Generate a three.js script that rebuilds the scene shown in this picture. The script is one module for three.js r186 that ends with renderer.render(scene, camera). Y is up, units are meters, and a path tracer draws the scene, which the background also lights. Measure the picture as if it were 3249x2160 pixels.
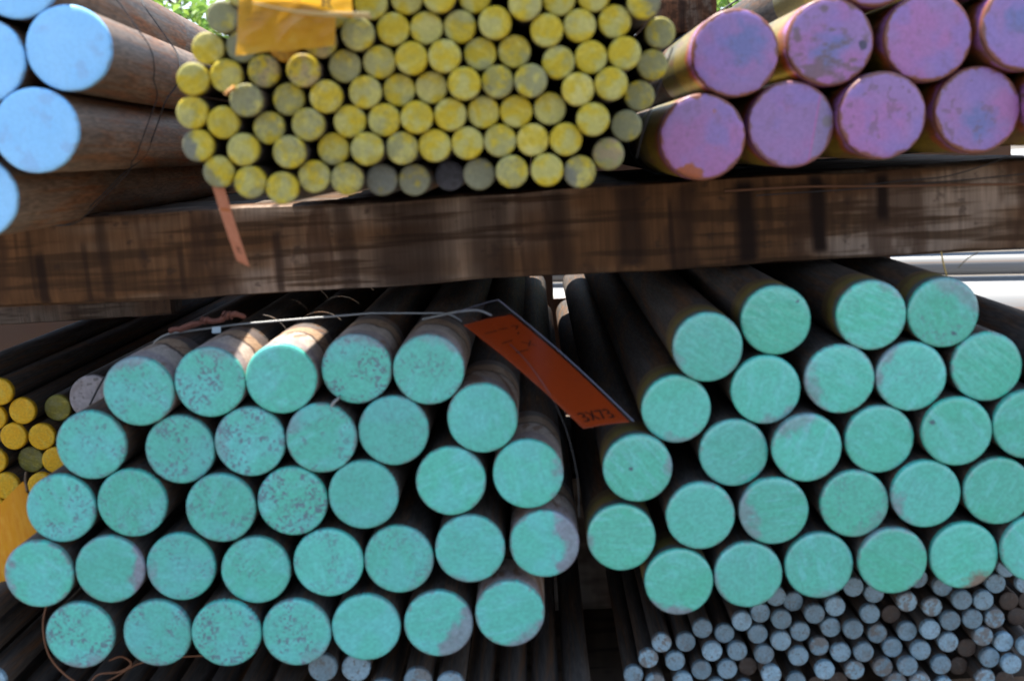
import * as THREE from 'three';
import { mergeGeometries } from 'three/addons/utils/BufferGeometryUtils.js';

// ------------------------------------------------------------------ camera
const F = 4200, PW = 3249, PH = 2160, ROLL = 0.0594;
const EYE = new THREE.Vector3(0, 1.55, 0);
const scene = new THREE.Scene();
const camera = new THREE.PerspectiveCamera(2 * Math.atan(PH / 2 / F) * 180 / Math.PI, PW / PH, 0.05, 400);
camera.position.copy(EYE);
// the bars run along -z; their vanishing point sits at (1690, 460) in the photograph
const backC = new THREE.Vector3((1690 - PW / 2) / F, -(460 - PH / 2) / F, -1).normalize().negate();
const rightC = new THREE.Vector3(Math.cos(ROLL), Math.sin(ROLL), 0);
rightC.addScaledVector(backC, -rightC.dot(backC)).normalize();
const upC = new THREE.Vector3().crossVectors(backC, rightC);
const camToWorld = new THREE.Matrix4().makeBasis(rightC, upC, backC).transpose();
camera.quaternion.setFromRotationMatrix(camToWorld);
camera.focus = 3.6;
camera.userData.fStop = 4;
camera.updateMatrixWorld();

const renderer = new THREE.WebGLRenderer({ antialias: true });
renderer.setSize(1024, 680);
renderer.toneMapping = THREE.LinearToneMapping;
renderer.toneMappingExposure = 3.1;
renderer.shadowMap.enabled = true;

// ------------------------------------------------------------------ sky and sun
{
  const W = 256, H = 128, d = new Float32Array(W * H * 4);
  for (let j = 0; j < H; j++) for (let i = 0; i < W; i++) {
    const e = Math.max(0, Math.sin(((j + 0.5) / H - 0.5) * Math.PI));
    const t = Math.pow(1 - e, 3.2), k = (j * W + i) * 4;
    d[k] = 0.20 + 0.52 * t; d[k + 1] = 0.32 + 0.46 * t; d[k + 2] = 0.52 + 0.34 * t; d[k + 3] = 1;
  }
  const sky = new THREE.DataTexture(d, W, H, THREE.RGBAFormat, THREE.FloatType);
  sky.mapping = THREE.EquirectangularReflectionMapping;
  sky.magFilter = THREE.LinearFilter; sky.minFilter = THREE.LinearFilter; sky.needsUpdate = true;
  scene.background = sky; scene.environment = sky;
}
const SUN = new THREE.Vector3(-0.218, 0.972, -0.085).normalize();
const sun = new THREE.DirectionalLight(new THREE.Color(1, 0.95, 0.86), 5);
sun.target.position.set(0, 1.2, -2.5); sun.position.copy(sun.target.position).addScaledVector(SUN, 12);
sun.castShadow = true; sun.shadow.mapSize.set(4096, 4096); sun.shadow.radius = 1;
Object.assign(sun.shadow.camera, { left: -6, right: 6, top: 6, bottom: -6, near: 0.1, far: 40 });
scene.add(sun, sun.target);

// ------------------------------------------------------------------ helpers
function ray(u, v) { return new THREE.Vector3((u - PW / 2) / F, -(v - PH / 2) / F, -1).applyMatrix4(camToWorld); }
function px(u, v, D) { const r = ray(u, v); return r.multiplyScalar(D / -r.z).add(EYE); }   // the point at depth D along the bars
let seed = 7;
const rnd = () => { seed = (seed * 1664525 + 1013904223) >>> 0; return seed / 4294967296; };
const rr = (a, b) => a + (b - a) * rnd();
const hash = (x, y) => { let h = (Math.imul(x | 0, 374761393) + Math.imul(y | 0, 668265263)) | 0; h = Math.imul(h ^ (h >>> 13), 1274126177); return ((h ^ (h >>> 16)) >>> 0) / 4294967296; };
function vn(x, y) {
  const X = Math.floor(x), Y = Math.floor(y), fx = x - X, fy = y - Y, a = fx * fx * (3 - 2 * fx), b = fy * fy * (3 - 2 * fy);
  const p = hash(X, Y), q = hash(X + 1, Y), r = hash(X, Y + 1), s = hash(X + 1, Y + 1);
  return p + (q - p) * a + (r - p) * b + (p - q - r + s) * a * b;
}
const fbm = (x, y, o = 4) => { let s = 0, a = 0.5, n = 0; for (let i = 0; i < o; i++) { s += a * vn(x, y); n += a; x = x * 2.03 + 17.3; y = y * 2.03 - 9.1; a *= 0.5; } return s / n; };
const sm = (a, b, x) => { const t = Math.min(1, Math.max(0, (x - a) / (b - a))); return t * t * (3 - 2 * t); };
const mix = (c, d, t) => [c[0] + (d[0] - c[0]) * t, c[1] + (d[1] - c[1]) * t, c[2] + (d[2] - c[2]) * t];
function tex(W, H, fn, srgb = true, repeat = false) {
  const d = new Uint8Array(W * H * 4);
  for (let j = 0; j < H; j++) for (let i = 0; i < W; i++) {
    const c = fn((i + 0.5) / W, (j + 0.5) / H), k = (j * W + i) * 4;
    d[k] = Math.max(0, Math.min(255, c[0])); d[k + 1] = Math.max(0, Math.min(255, c[1])); d[k + 2] = Math.max(0, Math.min(255, c[2])); d[k + 3] = 255;
  }
  const t = new THREE.DataTexture(d, W, H);
  if (srgb) t.colorSpace = THREE.SRGBColorSpace;
  t.magFilter = THREE.LinearFilter; t.minFilter = THREE.LinearFilter;
  if (repeat) t.wrapS = t.wrapT = THREE.RepeatWrapping;
  t.needsUpdate = true; return t;
}
const used = {};
function numbered(n) { const k = used[n] = (used[n] ?? -1) + 1; return k ? n + '_' + String(k).padStart(3, '0') : n; }
function tag(o, label, category, group) { o.userData = { ...o.userData, label, category }; if (group) o.userData.group = group; return o; }
function shadow(o) { o.castShadow = o.receiveShadow = true; return o; }
function part(name, g, m, parent) { const o = shadow(new THREE.Mesh(g, m)); o.name = name; parent.add(o); return o; }
function thing(name, label, category, pos, group) {
  const o = new THREE.Group(); o.name = numbered(name); if (pos) o.position.copy(pos); scene.add(o); return tag(o, label, category, group);
}
function single(name, g, m, label, category, group) { const o = shadow(new THREE.Mesh(g, m)); o.name = numbered(name); scene.add(o); return tag(o, label, category, group); }
const std = (o) => new THREE.MeshStandardMaterial(o);
const lin = (r, g, b) => new THREE.Color().setRGB(r, g, b);

// ------------------------------------------------------------------ ground
{
  const t = tex(512, 512, (u, v) => {
    const n = fbm(u * 9, v * 9, 5), s = hash(Math.floor(u * 512), Math.floor(v * 512));
    return mix([72, 64, 55], [104, 95, 84], n * 0.8 + s * 0.3);
  }, true, true);
  t.repeat.set(40, 40);
  const g = part('ground', new THREE.PlaneGeometry(160, 160), std({ map: t, roughness: 0.95 }), scene);
  g.rotation.x = -Math.PI / 2; g.userData.kind = 'structure';
}

// ------------------------------------------------------------------ surfaces of the bar ends (paint, dirt and wear; one cell per bar)
function atlas(n, cell, fn, bumpFn) {
  const W = n * cell;
  const f = (g) => (u, v) => {
    const cx = Math.min(n - 1, Math.floor(u * n)), cy = Math.min(n - 1, Math.floor(v * n));
    return g(cy * n + cx, (u * n - cx) * 2.16 - 1.08, (v * n - cy) * 2.16 - 1.08);
  };
  return { n, map: tex(W, W, f(fn)), bump: bumpFn ? tex(Math.round(W * 0.75), Math.round(W * 0.75), f(bumpFn), false) : null };
}
// wear: [angle in degrees, how far in from the rim, strength]
function wearMask(w, x, y, o) {
  if (!w) return 0;
  const a = w[0] * Math.PI / 180, d = x * Math.cos(a) + y * Math.sin(a) + (fbm(x * 3 + o, y * 3, 4) - 0.5) * 0.7;
  return sm(1 - w[1] - 0.16, 1 - w[1] + 0.2, d) * (w[2] ?? 1);
}
function brushBump(c, x, y) {
  const a = hash(c, 91) * Math.PI, o = hash(c, 17) * 50;
  const p = x * Math.cos(a) + y * Math.sin(a), q = -x * Math.sin(a) + y * Math.cos(a);
  const v = (60 + 90 * hash(c, 68)) * fbm(p * 2.2 + o, q * (4 + 7 * hash(c, 67)) + o, 4) + 90 * fbm(x * 1.6 + o, y * 1.6, 3) + 18 * fbm(x * 26, y * 26 + o, 2);
  return [v, v, v];
}
const mTeal = [], mYel = [], mGrey = [], mPink = [], mBlue = [];   // per-bar descriptions, filled by the lists below

// ------------------------------------------------------------------ bar lists: [u, v, options]
// teal, left bundle. s: speckle, w: worn patch
const tealLeft = [
  [443, 1250, { s: .4, w: [110, .3, .7] }], [667, 1213, { s: .8, w: [80, .2, .5] }], [888, 1208, { s: .12, sunny: 1 }], [1133, 1173, { s: .7, w: [80, .35, .6] }], [1358, 1174, { s: .35, w: [60, .22, .7] }],
  [1531, 1327, { s: 0 }], [287, 1413, { s: .45 }], [566, 1421, { s: .55 }], [793, 1399, { s: .62, w: [170, .3, .4] }], [1016, 1387, { s: .38, w: [150, .2, .5] }],
  [1247, 1362, { s: .15 }], [1430, 1527, { s: 0 }], [1676, 1504, { s: .05, w: [0, .18, .8] }], [191, 1614, { s: .5 }], [417, 1597, { s: .32 }],
  [696, 1610, { s: .4 }], [927, 1591, { s: 1.05 }], [1152, 1570, { s: .1 }], [120, 1823, { s: .15, w: [180, .22, 1] }], [346, 1808, { s: .05, w: [-10, .36, 1] }],
  [571, 1799, { s: .35, w: [185, .2, .7] }], [810, 1810, { s: .3 }], [1041, 1786, { s: .32 }], [1265, 1775, { s: .25, w: [-30, .2, .4] }], [1491, 1742, { s: .14, w: [-100, .14, .6] }],
  [1728, 1726, { s: .05, w: [0, .6, .95] }], [251, 2017, { s: .65, w: [-90, .35, .6] }], [498, 2010, { s: .7, w: [-120, .25, .4] }], [721, 2010, { s: .65 }], [936, 2008, { s: .65, w: [-60, .3, .4] }],
  [1159, 1992, { s: .05 }], [1391, 1980, { s: .15, w: [-40, .6, .85] }], [1618, 1948, { s: .05, w: [-60, .35, .8] }],
];
const tealRight = [
  [2245, 1104, { s: .03, w: [200, .16, .5] }], [2463, 1016, { s: .02, dot: [.62, .5, .07] }], [2770, 1005, { s: .06, w: [60, .14, .5] }], [2989, 995, { s: .35, w: [50, .5, .55], dot: [.28, -.6, .09] }], [2146, 1297, { s: .03, w: [-70, .25, .6] }],
  [2431, 1237, { s: .03, w: [-60, .22, .6] }], [2670, 1197, { s: .03, w: [190, .42, .6] }], [2891, 1197, { s: .12, w: [160, .24, .7] }], [3130, 1171, { s: .02 }], [2025, 1484, { s: .1, w: [-20, .14, .7], dot: [-.2, 0, .08] }],
  [2330, 1437, { s: .02, w: [-60, .14, .4] }], [2562, 1421, { s: .05, w: [110, .36, .6] }], [2795, 1388, { s: .02 }], [3043, 1364, { s: .02, dot: [-.7, .3, .1] }], [3265, 1343, { s: .05 }],
  [1972, 1706, { s: .04, w: [185, .12, .6] }], [2224, 1637, { s: .02 }], [2457, 1621, { s: .06, w: [185, .42, .7] }], [2713, 1599, { s: .2, w: [-60, .35, .35] }], [2941, 1566, { s: .06, w: [200, .24, .8] }],
  [3170, 1558, { s: .02 }], [2155, 1847, { s: .02, w: [-110, .24, .9] }], [2375, 1824, { s: .05, w: [200, .14, .5] }], [2601, 1795, { s: .08, w: [-80, .2, .4] }], [2835, 1780, { s: .02, w: [100, .18, .5] }],
  [3063, 1763, { s: .02, w: [-70, .2, .95], rusty: 1 }], [3288, 1742, { s: .1 }], [3400, 1166, {}], [3420, 1550, {}], [3480, 1340, {}],
];
const Z1 = (x, y, o) => [x / 2.1445, y / 2.1445, o], Z2 = (x, y, o) => [1000 + x / 2.1445, y / 2.1445, o];
// g: how much the paint has weathered to grey, s: speckle, dz: set back (m)
const yellow = [
  Z1(1520, 138, { g: .8 }), Z1(1415, 330, { g: .2, pale: .6 }), Z1(1320, 540, { g: .12 }), Z1(1537, 512, { g: .35 }), Z1(1305, 767, { g: .25, pale: .3 }), Z1(1515, 832, { g: .2 }), Z1(1348, 990, { g: .1, w: [190, .85, 1] }),
  Z1(1660, 1015, { g: .15 }), Z1(1480, 1160, { g: .1, w: [215, .75, .8] }), Z1(1703, 1233, { g: .35, w: [-60, .5, .5] }), Z1(1925, 1272, { g: .4 }), Z1(1683, 683, { g: .75, s: .6 }), Z1(1783, 485, { g: .3, s: .9, br: 1 }), Z1(1628, 312, { g: .9, dz: .03 }),
  Z1(1935, 310, { g: 0, s: .5, or: 1 }), Z1(2205, 280, { g: .2, s: .7, br: 1 }), Z1(2082, 473, { g: .25, s: .8, br: 1 }), Z1(1972, 670, { g: .4, s: .4 }), Z1(1817, 867, { g: .5, s: .4 }), Z1(1965, 1035, { g: .4, s: .4 }), Z1(2100, 850, { g: .4, s: .4 }),
  Z1(2210, 650, { g: .15, pale: .4, s: .3 }), Z1(2262, 1003, { g: .1, w: [-110, .4, .5] }), Z1(2133, 1187, { g: .4, s: .3 }),
  Z2(375, 30, { g: .1 }), Z2(613, -30, { g: .05 }), Z2(843, -22, { g: .1 }), Z2(1083, -20, { g: .1 }), Z2(1442, 35, { g: .2, pale: .2 }), Z2(1668, -20, { g: .2 }), Z2(1905, -45, { g: .1 }), Z2(2235, 25, { g: .3, w: [20, .9, .9] }),
  Z2(293, 238, { g: .5, s: .3 }), Z2(535, 192, { g: .02, pale: .2 }), Z2(767, 193, { g: .02 }), Z2(985, 178, { g: .25 }), Z2(1228, 160, { g: .1 }), Z2(1580, 207, { g: .12 }), Z2(1810, 157, { g: .1, pale: .3 }), Z2(2028, 125, { g: .02 }), Z2(2335, 210, { g: .6, dz: .13 }),
  Z2(193, 443, { g: .6, s: .4 }), Z2(432, 407, { g: .35 }), Z2(668, 393, { g: .05 }), Z2(892, 378, { g: .05, pale: .2 }), Z2(1110, 360, { g: .3 }), Z2(1350, 343, { g: .35, s: .2 }), Z2(1645, 425, { g: .3 }), Z2(1875, 370, { g: 0 }), Z2(2100, 335, { g: .15 }), Z2(2295, 440, { g: .6, dz: .13 }),
  Z2(342, 623, { g: .25 }), Z2(568, 602, { g: .25 }), Z2(792, 585, { g: .1, pale: .3 }), Z2(1015, 560, { g: .12 }), Z2(1245, 543, { g: .5, s: .5 }), Z2(1465, 550, { g: .6, s: .3 }), Z2(1783, 603, { g: .05, pale: .8 }), Z2(2003, 552, { g: .2 }), Z2(2207, 650, { g: .65, dz: .12 }),
  Z2(225, 808, { g: .3 }), Z2(463, 805, { g: .2, s: .3 }), Z2(683, 780, { g: .1 }), Z2(907, 772, { g: .05 }), Z2(1142, 750, { g: .1 }), Z2(1368, 748, { g: .08 }), Z2(1597, 735, { g: .3 }), Z2(1885, 797, { g: 0 }), Z2(2118, 855, { g: .8, dz: .1 }),
  Z2(355, 1003, { g: .3 }), Z2(580, 992, { g: .5, s: .3 }), Z2(808, 970, { g: .12 }), Z2(1025, 960, { g: .05 }), Z2(1248, 953, { g: .35 }), Z2(1477, 950, { g: .1, pale: .8 }), Z2(1703, 947, { g: .05 }), Z2(1995, 1047, { g: .7, br: 1, dz: .05 }),
  Z2(215, 1208, { g: .5, s: .4 }), Z2(438, 1213, { g: 1, dz: .05, bare: .5 }), Z2(667, 1220, { g: .85, dz: .04, bare: .25 }), Z2(890, 1185, { g: 1, dz: .12, bare: 1 }), Z2(1113, 1175, { g: .85, dz: .03, bare: .2 }), Z2(1337, 1162, { g: .35, s: .4 }), Z2(1578, 1155, { g: 0 }), Z2(1800, 1168, { g: .5, s: .5, w: [200, .6, .9] }),
  [1058, 55, { g: .4 }], [862, 52, { g: .3 }], [958, 45, { g: .3 }],
  // the top of the bundle, just above the picture
  ...[[760, -35], [905, -50], [1015, -48], [1120, -100], [1230, -105], [1340, -110], [1450, -112], [1560, -80], [1660, -100], [1770, -105], [1880, -112], [1980, -80], [810, -130], [920, -150], [1030, -150], [1180, -195], [1290, -200], [1400, -205], [1510, -180], [1620, -195], [1730, -200], [1840, -205]].map(([u, v]) => [u, v, { g: .3 }]),
];
const yellowLow = [
  [-5, 1243, { g: 0 }], [68, 1304, { g: 0 }], [180, 1295, { g: .5, dz: .05, ol: 1 }], [-32, 1325, { g: .05 }], [40, 1385, { g: 0 }], [131, 1388, { g: 0 }], [93, 1467, { g: .5, dz: .05, ol: 1 }], [168, 1466, { g: .05 }], [21, 1536, { g: .2 }], [-24, 1462, { g: .1 }], [-28, 1612, { g: .1 }], [128, 1532, { g: .1 }],
  [-70, 1190, {}], [-95, 1270, {}], [-100, 1370, {}], [-75, 1545, {}],
];
const ZP = (x, y, o) => [1950 + x / 1.816, y / 1.816, o];
const pink = [
  ZP(697, 305, { blue: [.25, .15, .6], rim: .4 }), ZP(1245, 240, { stain: 1, blue: [0, -.2, .5], chip: [.74, -.1, .14], rim: .5 }), ZP(1805, 225, { rim: .6 }), [3250, 96, { rim: .8, blue: [0, .2, .5] }],
  ZP(508, 790, { rim: .5, smear: 1 }), ZP(1035, 705, { rim: .2, line: 1 }), ZP(1545, 655, { rim: .3, dots: 1 }), ZP(2115, 610, { rim: .7, blue: [.1, -.3, .5], dots: 1 }),
  [2775, -116, { rim: .6 }], [3085, -150, {}], [3400, 320, {}], [3530, 60, {}], [3690, 310, {}], [3830, 40, {}],  // the last ones are out of view, added to shade the teal bars
];
const blue = [[33, -80, {}], [-60, 190, {}], [212, 152, {}], [110, 413, {}], [-107, 592, {}], [-245, -65, {}], [-262, 370, {}], [-330, 150, {}], [-525, 370, {}], [-605, 130, {}], [-800, 380, {}], [-880, 140, {}], [-1075, 390, {}], [-1150, 150, {}]];  // the bars far left are out of view, added to shade the stacks below
const ZG = (x, y, o = {}) => [1950 + x / 1.816, 1500 + y / 1.816, o];
const grey = [
  ...[[110, 1168], [352, 1090], [411, 978], [508, 900], [395, 1205], [503, 1140], [565, 1033], [636, 928], [738, 857], [652, 1135], [710, 1030], [828, 932], [850, 812], [865, 1050], [905, 1165], [963, 972], [958, 845], [935, 715], [1037, 748], [1063, 1060], [1072, 917], [1048, 1205], [1148, 813], [1275, 773], [1250, 893], [1215, 1140], [1308, 1038], [1378, 905], [1380, 660], [1500, 695], [1440, 1037], [1475, 815], [1610, 1017], [1750, 610], [1697, 1125], [1695, 917], [1767, 1025], [1820, 908], [1900, 660], [1887, 1110], [1940, 855], [1928, 980], [2003, 733], [2068, 845], [2130, 738], [2202, 638], [2265, 550], [2168, 1070], [2262, 975], [2290, 1105], [2375, 960], [1900, 1235], [750, 1245], [585, 1240], [2375, 640]].map(([x, y]) => ZG(x, y)),
  ...[[197, 1072], [272, 983], [236, 1215], [1182, 1002], [1387, 1140], [1520, 932], [1690, 747], [1555, 1128], [1835, 775], [2128, 945], [2195, 842], [2130, 1185], [1755, 1195], [1625, 1200]].map(([x, y]) => ZG(x, y, { r: .45 })),
  ...[[770, 1120], [1595, 815], [2035, 1010], [1995, 1115], [2275, 740], [2325, 855], [2250, 1195], [1290, 1200], [1165, 1225], [2375, 755]].map(([x, y]) => ZG(x, y, { r: 1, dz: .04 })),
];
const bottom = [
  [1023, 2120, {}], [1128, 2121, {}], [1326, 2163, { r: .3 }], [1429, 2179, {}], [1075, 2214, {}], [1212, 2200, {}],
  [470, 2242, {}], [575, 2236, {}], [680, 2228, {}], [785, 2222, {}], [890, 2216, {}], [365, 2250, {}], [255, 2256, {}], [150, 2262, {}], [40, 2268, {}], [-65, 2272, {}], [-170, 2276, {}], [-275, 2280, {}], [-30, 2165, {}], [-135, 2172, {}], [-240, 2178, {}], [-80, 2070, {}], [-185, 2075, {}], [-70, 1960, {}], [-175, 1965, {}], [1520, 2225, {}], [1625, 2228, {}], [1730, 2226, {}], [1835, 2220, {}],
];

// ------------------------------------------------------------------ face painters
const TEAL = [[74, 168, 148], [90, 172, 172], [62, 166, 138], [132, 128, 142]];
function tealFace(c, x, y) {
  const o = mTeal[c] || {}, k = hash(c, 3) * 40, right = o.right;
  let col = mix(TEAL[0], right ? TEAL[2] : TEAL[1], sm(.35, .7, fbm(x * 1.4 + k, y * 1.4, 3)) * (right ? .75 : .6));
  const a = hash(c, 91) * Math.PI, p = x * Math.cos(a) + y * Math.sin(a), q = -x * Math.sin(a) + y * Math.cos(a);
  col = mix(col, [108, 188, 190], (.12 + .4 * hash(c, 66)) * sm(.5, .8, fbm(p * 2 + k, q * (3 + 7 * hash(c, 67)), 4)));
  col = mix(col, TEAL[1], .35 * hash(c, 69)).map((v) => v * (.965 + .08 * hash(c, 70)));
  const sp = sm(.46, .8, fbm(x * 15 + k, y * 15 + k, 3)) * sm(.44, .66, fbm(x * 1.9 - k, y * 1.9 + k, 3) + .1);
  col = mix(col, [86, 100, 114], Math.min(.8, sp * (o.s || 0) * 1.5));
  const fine = sm(.62, .86, vn(x * 34 + c * 31, y * 34));
  col = mix(col, [78, 96, 108], (o.s || 0) * .35 * fine);
  const rr_ = Math.hypot(x, y); col = mix(col, [104, 116, 118], hash(c, 44) * .75 * sm(.92, 1.0, rr_ + (fbm(x * 6 + k, y * 6, 3) - .5) * .2));
  const cut = vn(q * 46 + k, p * 1.5); col = col.map((v) => v * (.98 + .04 * cut));
  const w = wearMask(o.w, x, y, k);
  col = mix(col, o.rusty ? [120, 82, 74] : mix([138, 132, 150], [104, 94, 106], fbm(x * 7 + k, y * 7, 3)), w * .85);
  if (o.dot) { const d = Math.hypot(x - o.dot[0], (y - o.dot[1]) * 1.5) + (fbm(x * 9, y * 9, 2) - .5) * .1; col = mix(col, [56, 78, 92], .8 * (1 - sm(o.dot[2] * .5, o.dot[2] * 1.2, d))); }
  return col.map((v) => v * (.95 + .1 * vn(x * 14 + k, y * 14)));
}
function yellowFace(c, x, y) {
  const o = mYel[c] || {}, k = hash(c, 5) * 60, g = Math.min(1, (o.g || 0) + (o.low ? 0 : .12));
  let col = mix([174, 148, 24], [164, 154, 82], sm(.3, .65, fbm(x * 1.3 + k, y * 1.3, 3)));
  if (o.low) col = mix([206, 150, 12], [196, 156, 34], fbm(x * 2 + k, y * 2, 3));
  if (o.ol) col = mix([128, 116, 30], [112, 108, 60], fbm(x * 3 + k, y * 3, 3));
  if (o.or) col = mix(col, [180, 112, 12], .8);
  const ang = hash(c, 91) * Math.PI, p = x * Math.cos(ang) + y * Math.sin(ang), q = -x * Math.sin(ang) + y * Math.cos(ang);
  col = mix(col, [196, 178, 104], .3 * sm(.5, .75, fbm(p * 1.5 + k, q * 6, 3)) + (o.pale || 0) * .6 * sm(.2, .6, fbm(x * 2 + k, y * 2, 3)));
  col = mix(col, [122, 120, 88], g * sm(.62 - g * .5, .85 - g * .4, fbm(x * 2 - k, y * 2 + k, 4)));
  if (o.br) col = mix(col, [150, 122, 98], .5 * sm(.35, .65, fbm(x * 2 + k, y * 2, 3)));
  col = mix(col, [88, 84, 70], Math.min(.6, (.12 + .6 * (o.s || 0)) * sm(.5, .74, fbm(x * 8 + k, y * 8, 3))));
  const w = wearMask(o.w, x, y, k); col = mix(col, [98, 98, 92], w * .85);
  if (o.bare) col = mix(col, mix([58, 58, 66], [84, 88, 102], fbm(x * 6, y * 6, 3)), o.bare);
  return col.map((v) => v * (.93 + .14 * vn(x * 10 + k, y * 10)));
}
function pinkFace(c, x, y) {
  const o = mPink[c] || {}, k = hash(c, 8) * 60, r = Math.hypot(x, y);
  let col = mix([136, 102, 150], [150, 96, 146], sm(.35, .68, fbm(x * 1.2 + k, y * 1.2, 3)));
  col = mix(col, [118, 102, 164], .5 * sm(.4, .7, fbm(x * 1.7 - k, y * 1.7, 3)));
  if (o.blue) col = mix(col, [92, 100, 148], (1 - sm(o.blue[2] * .3, o.blue[2] * 1.1, Math.hypot(x - o.blue[0], y - o.blue[1]) + (fbm(x * 4 + k, y * 4, 3) - .5) * .5)) * .8);
  if (o.stain) col = mix(col, [96, 74, 76], .75 * sm(.46, .72, fbm(x * 3.2 + k, y * 5 + k, 4) + .25 * (1 - sm(.1, .7, Math.hypot(x + .35, y + .45))) - .08));
  if (o.chip) { const d = Math.hypot((x - o.chip[0]) * 1.2, y - o.chip[1]); col = mix(col, [60, 52, 78], 1 - sm(o.chip[2] * .6, o.chip[2], d + (fbm(x * 8, y * 8, 2) - .5) * .08)); }
  if (o.line) { const d = x * .97 - y * .2 - .55; col = mix(col, [168, 86, 142], .7 * (1 - sm(.015, .05, Math.abs(d)))); if (d > 0) col = mix(col, [118, 106, 136], .6); col = mix(col, [110, 98, 100], .8 * (1 - sm(.08, .18, Math.hypot(x - .84, y - .02)))); }
  if (o.smear) col = mix(col, [150, 70, 24], .9 * sm(.44, .66, fbm(x * 5 + k, y * 5, 4) * .6 + .5 * (1 - sm(.1, .55, Math.hypot(x + .38, (y + .86) * 1.3)))));
  const dots = sm(.6, .76, fbm(x * 7 + k, y * 6 - k, 3)); col = mix(col, [104, 76, 96], dots * (o.dots ? .5 : .2));
  const e = sm(.9, .97, r + (fbm(x * 5 + k, y * 5, 3) - .5) * .16) * (.5 + (o.rim || .3)); col = mix(col, mix([126, 70, 40], [96, 58, 52], fbm(x * 4 - k, y * 4, 3)), Math.min(.9, e));
  return col.map((v) => v * (.96 + .08 * vn(x * 18 + k, y * 18)));
}
function blueFace(c, x, y) {
  const k = hash(c, 8) * 60;
  let col = mix([130, 190, 234], [146, 200, 238], fbm(x * 1.5 + k, y * 1.5, 3));
  col = mix(col, [136, 172, 210], .5 * sm(.6, .75, fbm(x * 2.2 - k, y * 2.2, 4)));
  col = mix(col, [128, 146, 160], .6 * sm(.95, 1.05, Math.hypot(x, y) + (fbm(x * 5 + k, y * 5, 3) - .5) * .2));
  return col.map((v) => v * (.975 + .05 * vn(x * 20, y * 20 + k)));
}
function greyFace(c, x, y) {
  const o = mGrey[c] || {}, k = hash(c, 8) * 90, R = o.r || 0, r = Math.hypot(x, y);
  let col = mix([108, 136, 150], [134, 162, 180], fbm(x * 1.6 + k, y * 1.6, 3));
  if (o.white) col = mix([176, 166, 170], [194, 186, 190], fbm(x * 2, y * 2, 3));
  const t = hash(c, 77); col = col.map((v) => v * (.74 + .3 * t));
  col = mix(col, [88, 66, 54], (.2 + R * .7) * sm(.55 - R * .25, .72 - R * .2, fbm(x * 2.4 - k, y * 2.4, 4) + .1 * sm(.7, 1, r)));
  if (R >= 1) col = mix(col, mix([34, 27, 25], [60, 42, 32], fbm(x * 4 + k, y * 4, 3)), .9);
  col = mix(col, [80, 76, 74], .6 * sm(.68, .76, fbm(x * 5 + k, y * 5 + k, 3)));
  return col.map((v) => v * (.92 + .16 * vn(x * 9 + k, y * 9)));
}

// ------------------------------------------------------------------ steel surfaces along the bars; u runs round the bar, v along it in metres
function steelTex(a, b, rust, amount) {
  return tex(512, 512, (u, v) => {
    const U = u * Math.PI * 2, cx = Math.cos(U), cy = Math.sin(U);
    const n = fbm(cx * 3 + 5, v * 8 + cy * 3, 5), s = fbm(cx * 14 + cy * 9, v * 2.4 + cy * 6, 4), w = fbm(cx * 2 + v * 5, cy * 2 - v * 3 + 9, 4);
    let c = mix(a, b, n);
    c = mix(c, rust, amount * (sm(.5, .72, s) * .8 + .8 * sm(.52, .7, w)));
    return c.map((q) => q * (.82 + .36 * vn(u * 160, v * 40)));
  }, true, true);
}
const phy = (o) => new THREE.MeshPhysicalMaterial(o);
const shaftRusty = phy({ map: steelTex([104, 86, 72], [138, 118, 100], [130, 80, 46], .6), roughness: .6, specularIntensity: .4 });
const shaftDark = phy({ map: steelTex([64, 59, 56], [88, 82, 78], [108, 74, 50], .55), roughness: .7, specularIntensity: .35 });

// paint carried over from the end onto the first centimetres of the side
function bandTex(stops) {   // stops: [[distance 0..1, colour], ...] from the end backwards, ragged edges
  return tex(512, 256, (u, v) => {
    const U = u * Math.PI * 2, d = 1 - v + (fbm(Math.cos(U) * 2.4 + 4, Math.sin(U) * 2.4 + v * 2, 4) - .5) * .16;
    let c = stops[0][1];
    for (let i = 1; i < stops.length; i++) c = mix(c, stops[i][1], sm(stops[i][0] - .025, stops[i][0] + .025, d));
    c = mix(c, [112, 78, 56], .6 * sm(.58, .72, fbm(Math.cos(U) * 5, Math.sin(U) * 5 + v * 7, 4)));
    return c.map((q) => q * (.86 + .28 * vn(u * 120, v * 60)));
  });
}
const bands = {
  pink: [.5, std({ map: bandTex([[0, [150, 96, 148]], [.05, [158, 88, 46]], [.13, [132, 112, 40]], [.5, [100, 90, 46]]]), roughness: .38 })],
  tealRight: [.11, std({ map: bandTex([[0, [70, 84, 84]], [.2, [104, 92, 44]], [.62, [88, 72, 44]]]), roughness: .6 })],
  tealLeft: [.24, std({ map: bandTex([[0, [152, 140, 138]], [.2, [176, 162, 150]], [.50, [60, 50, 48]], [.545, [158, 132, 108]], [.8, [96, 86, 82]]]), roughness: .5 })],
};

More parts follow.
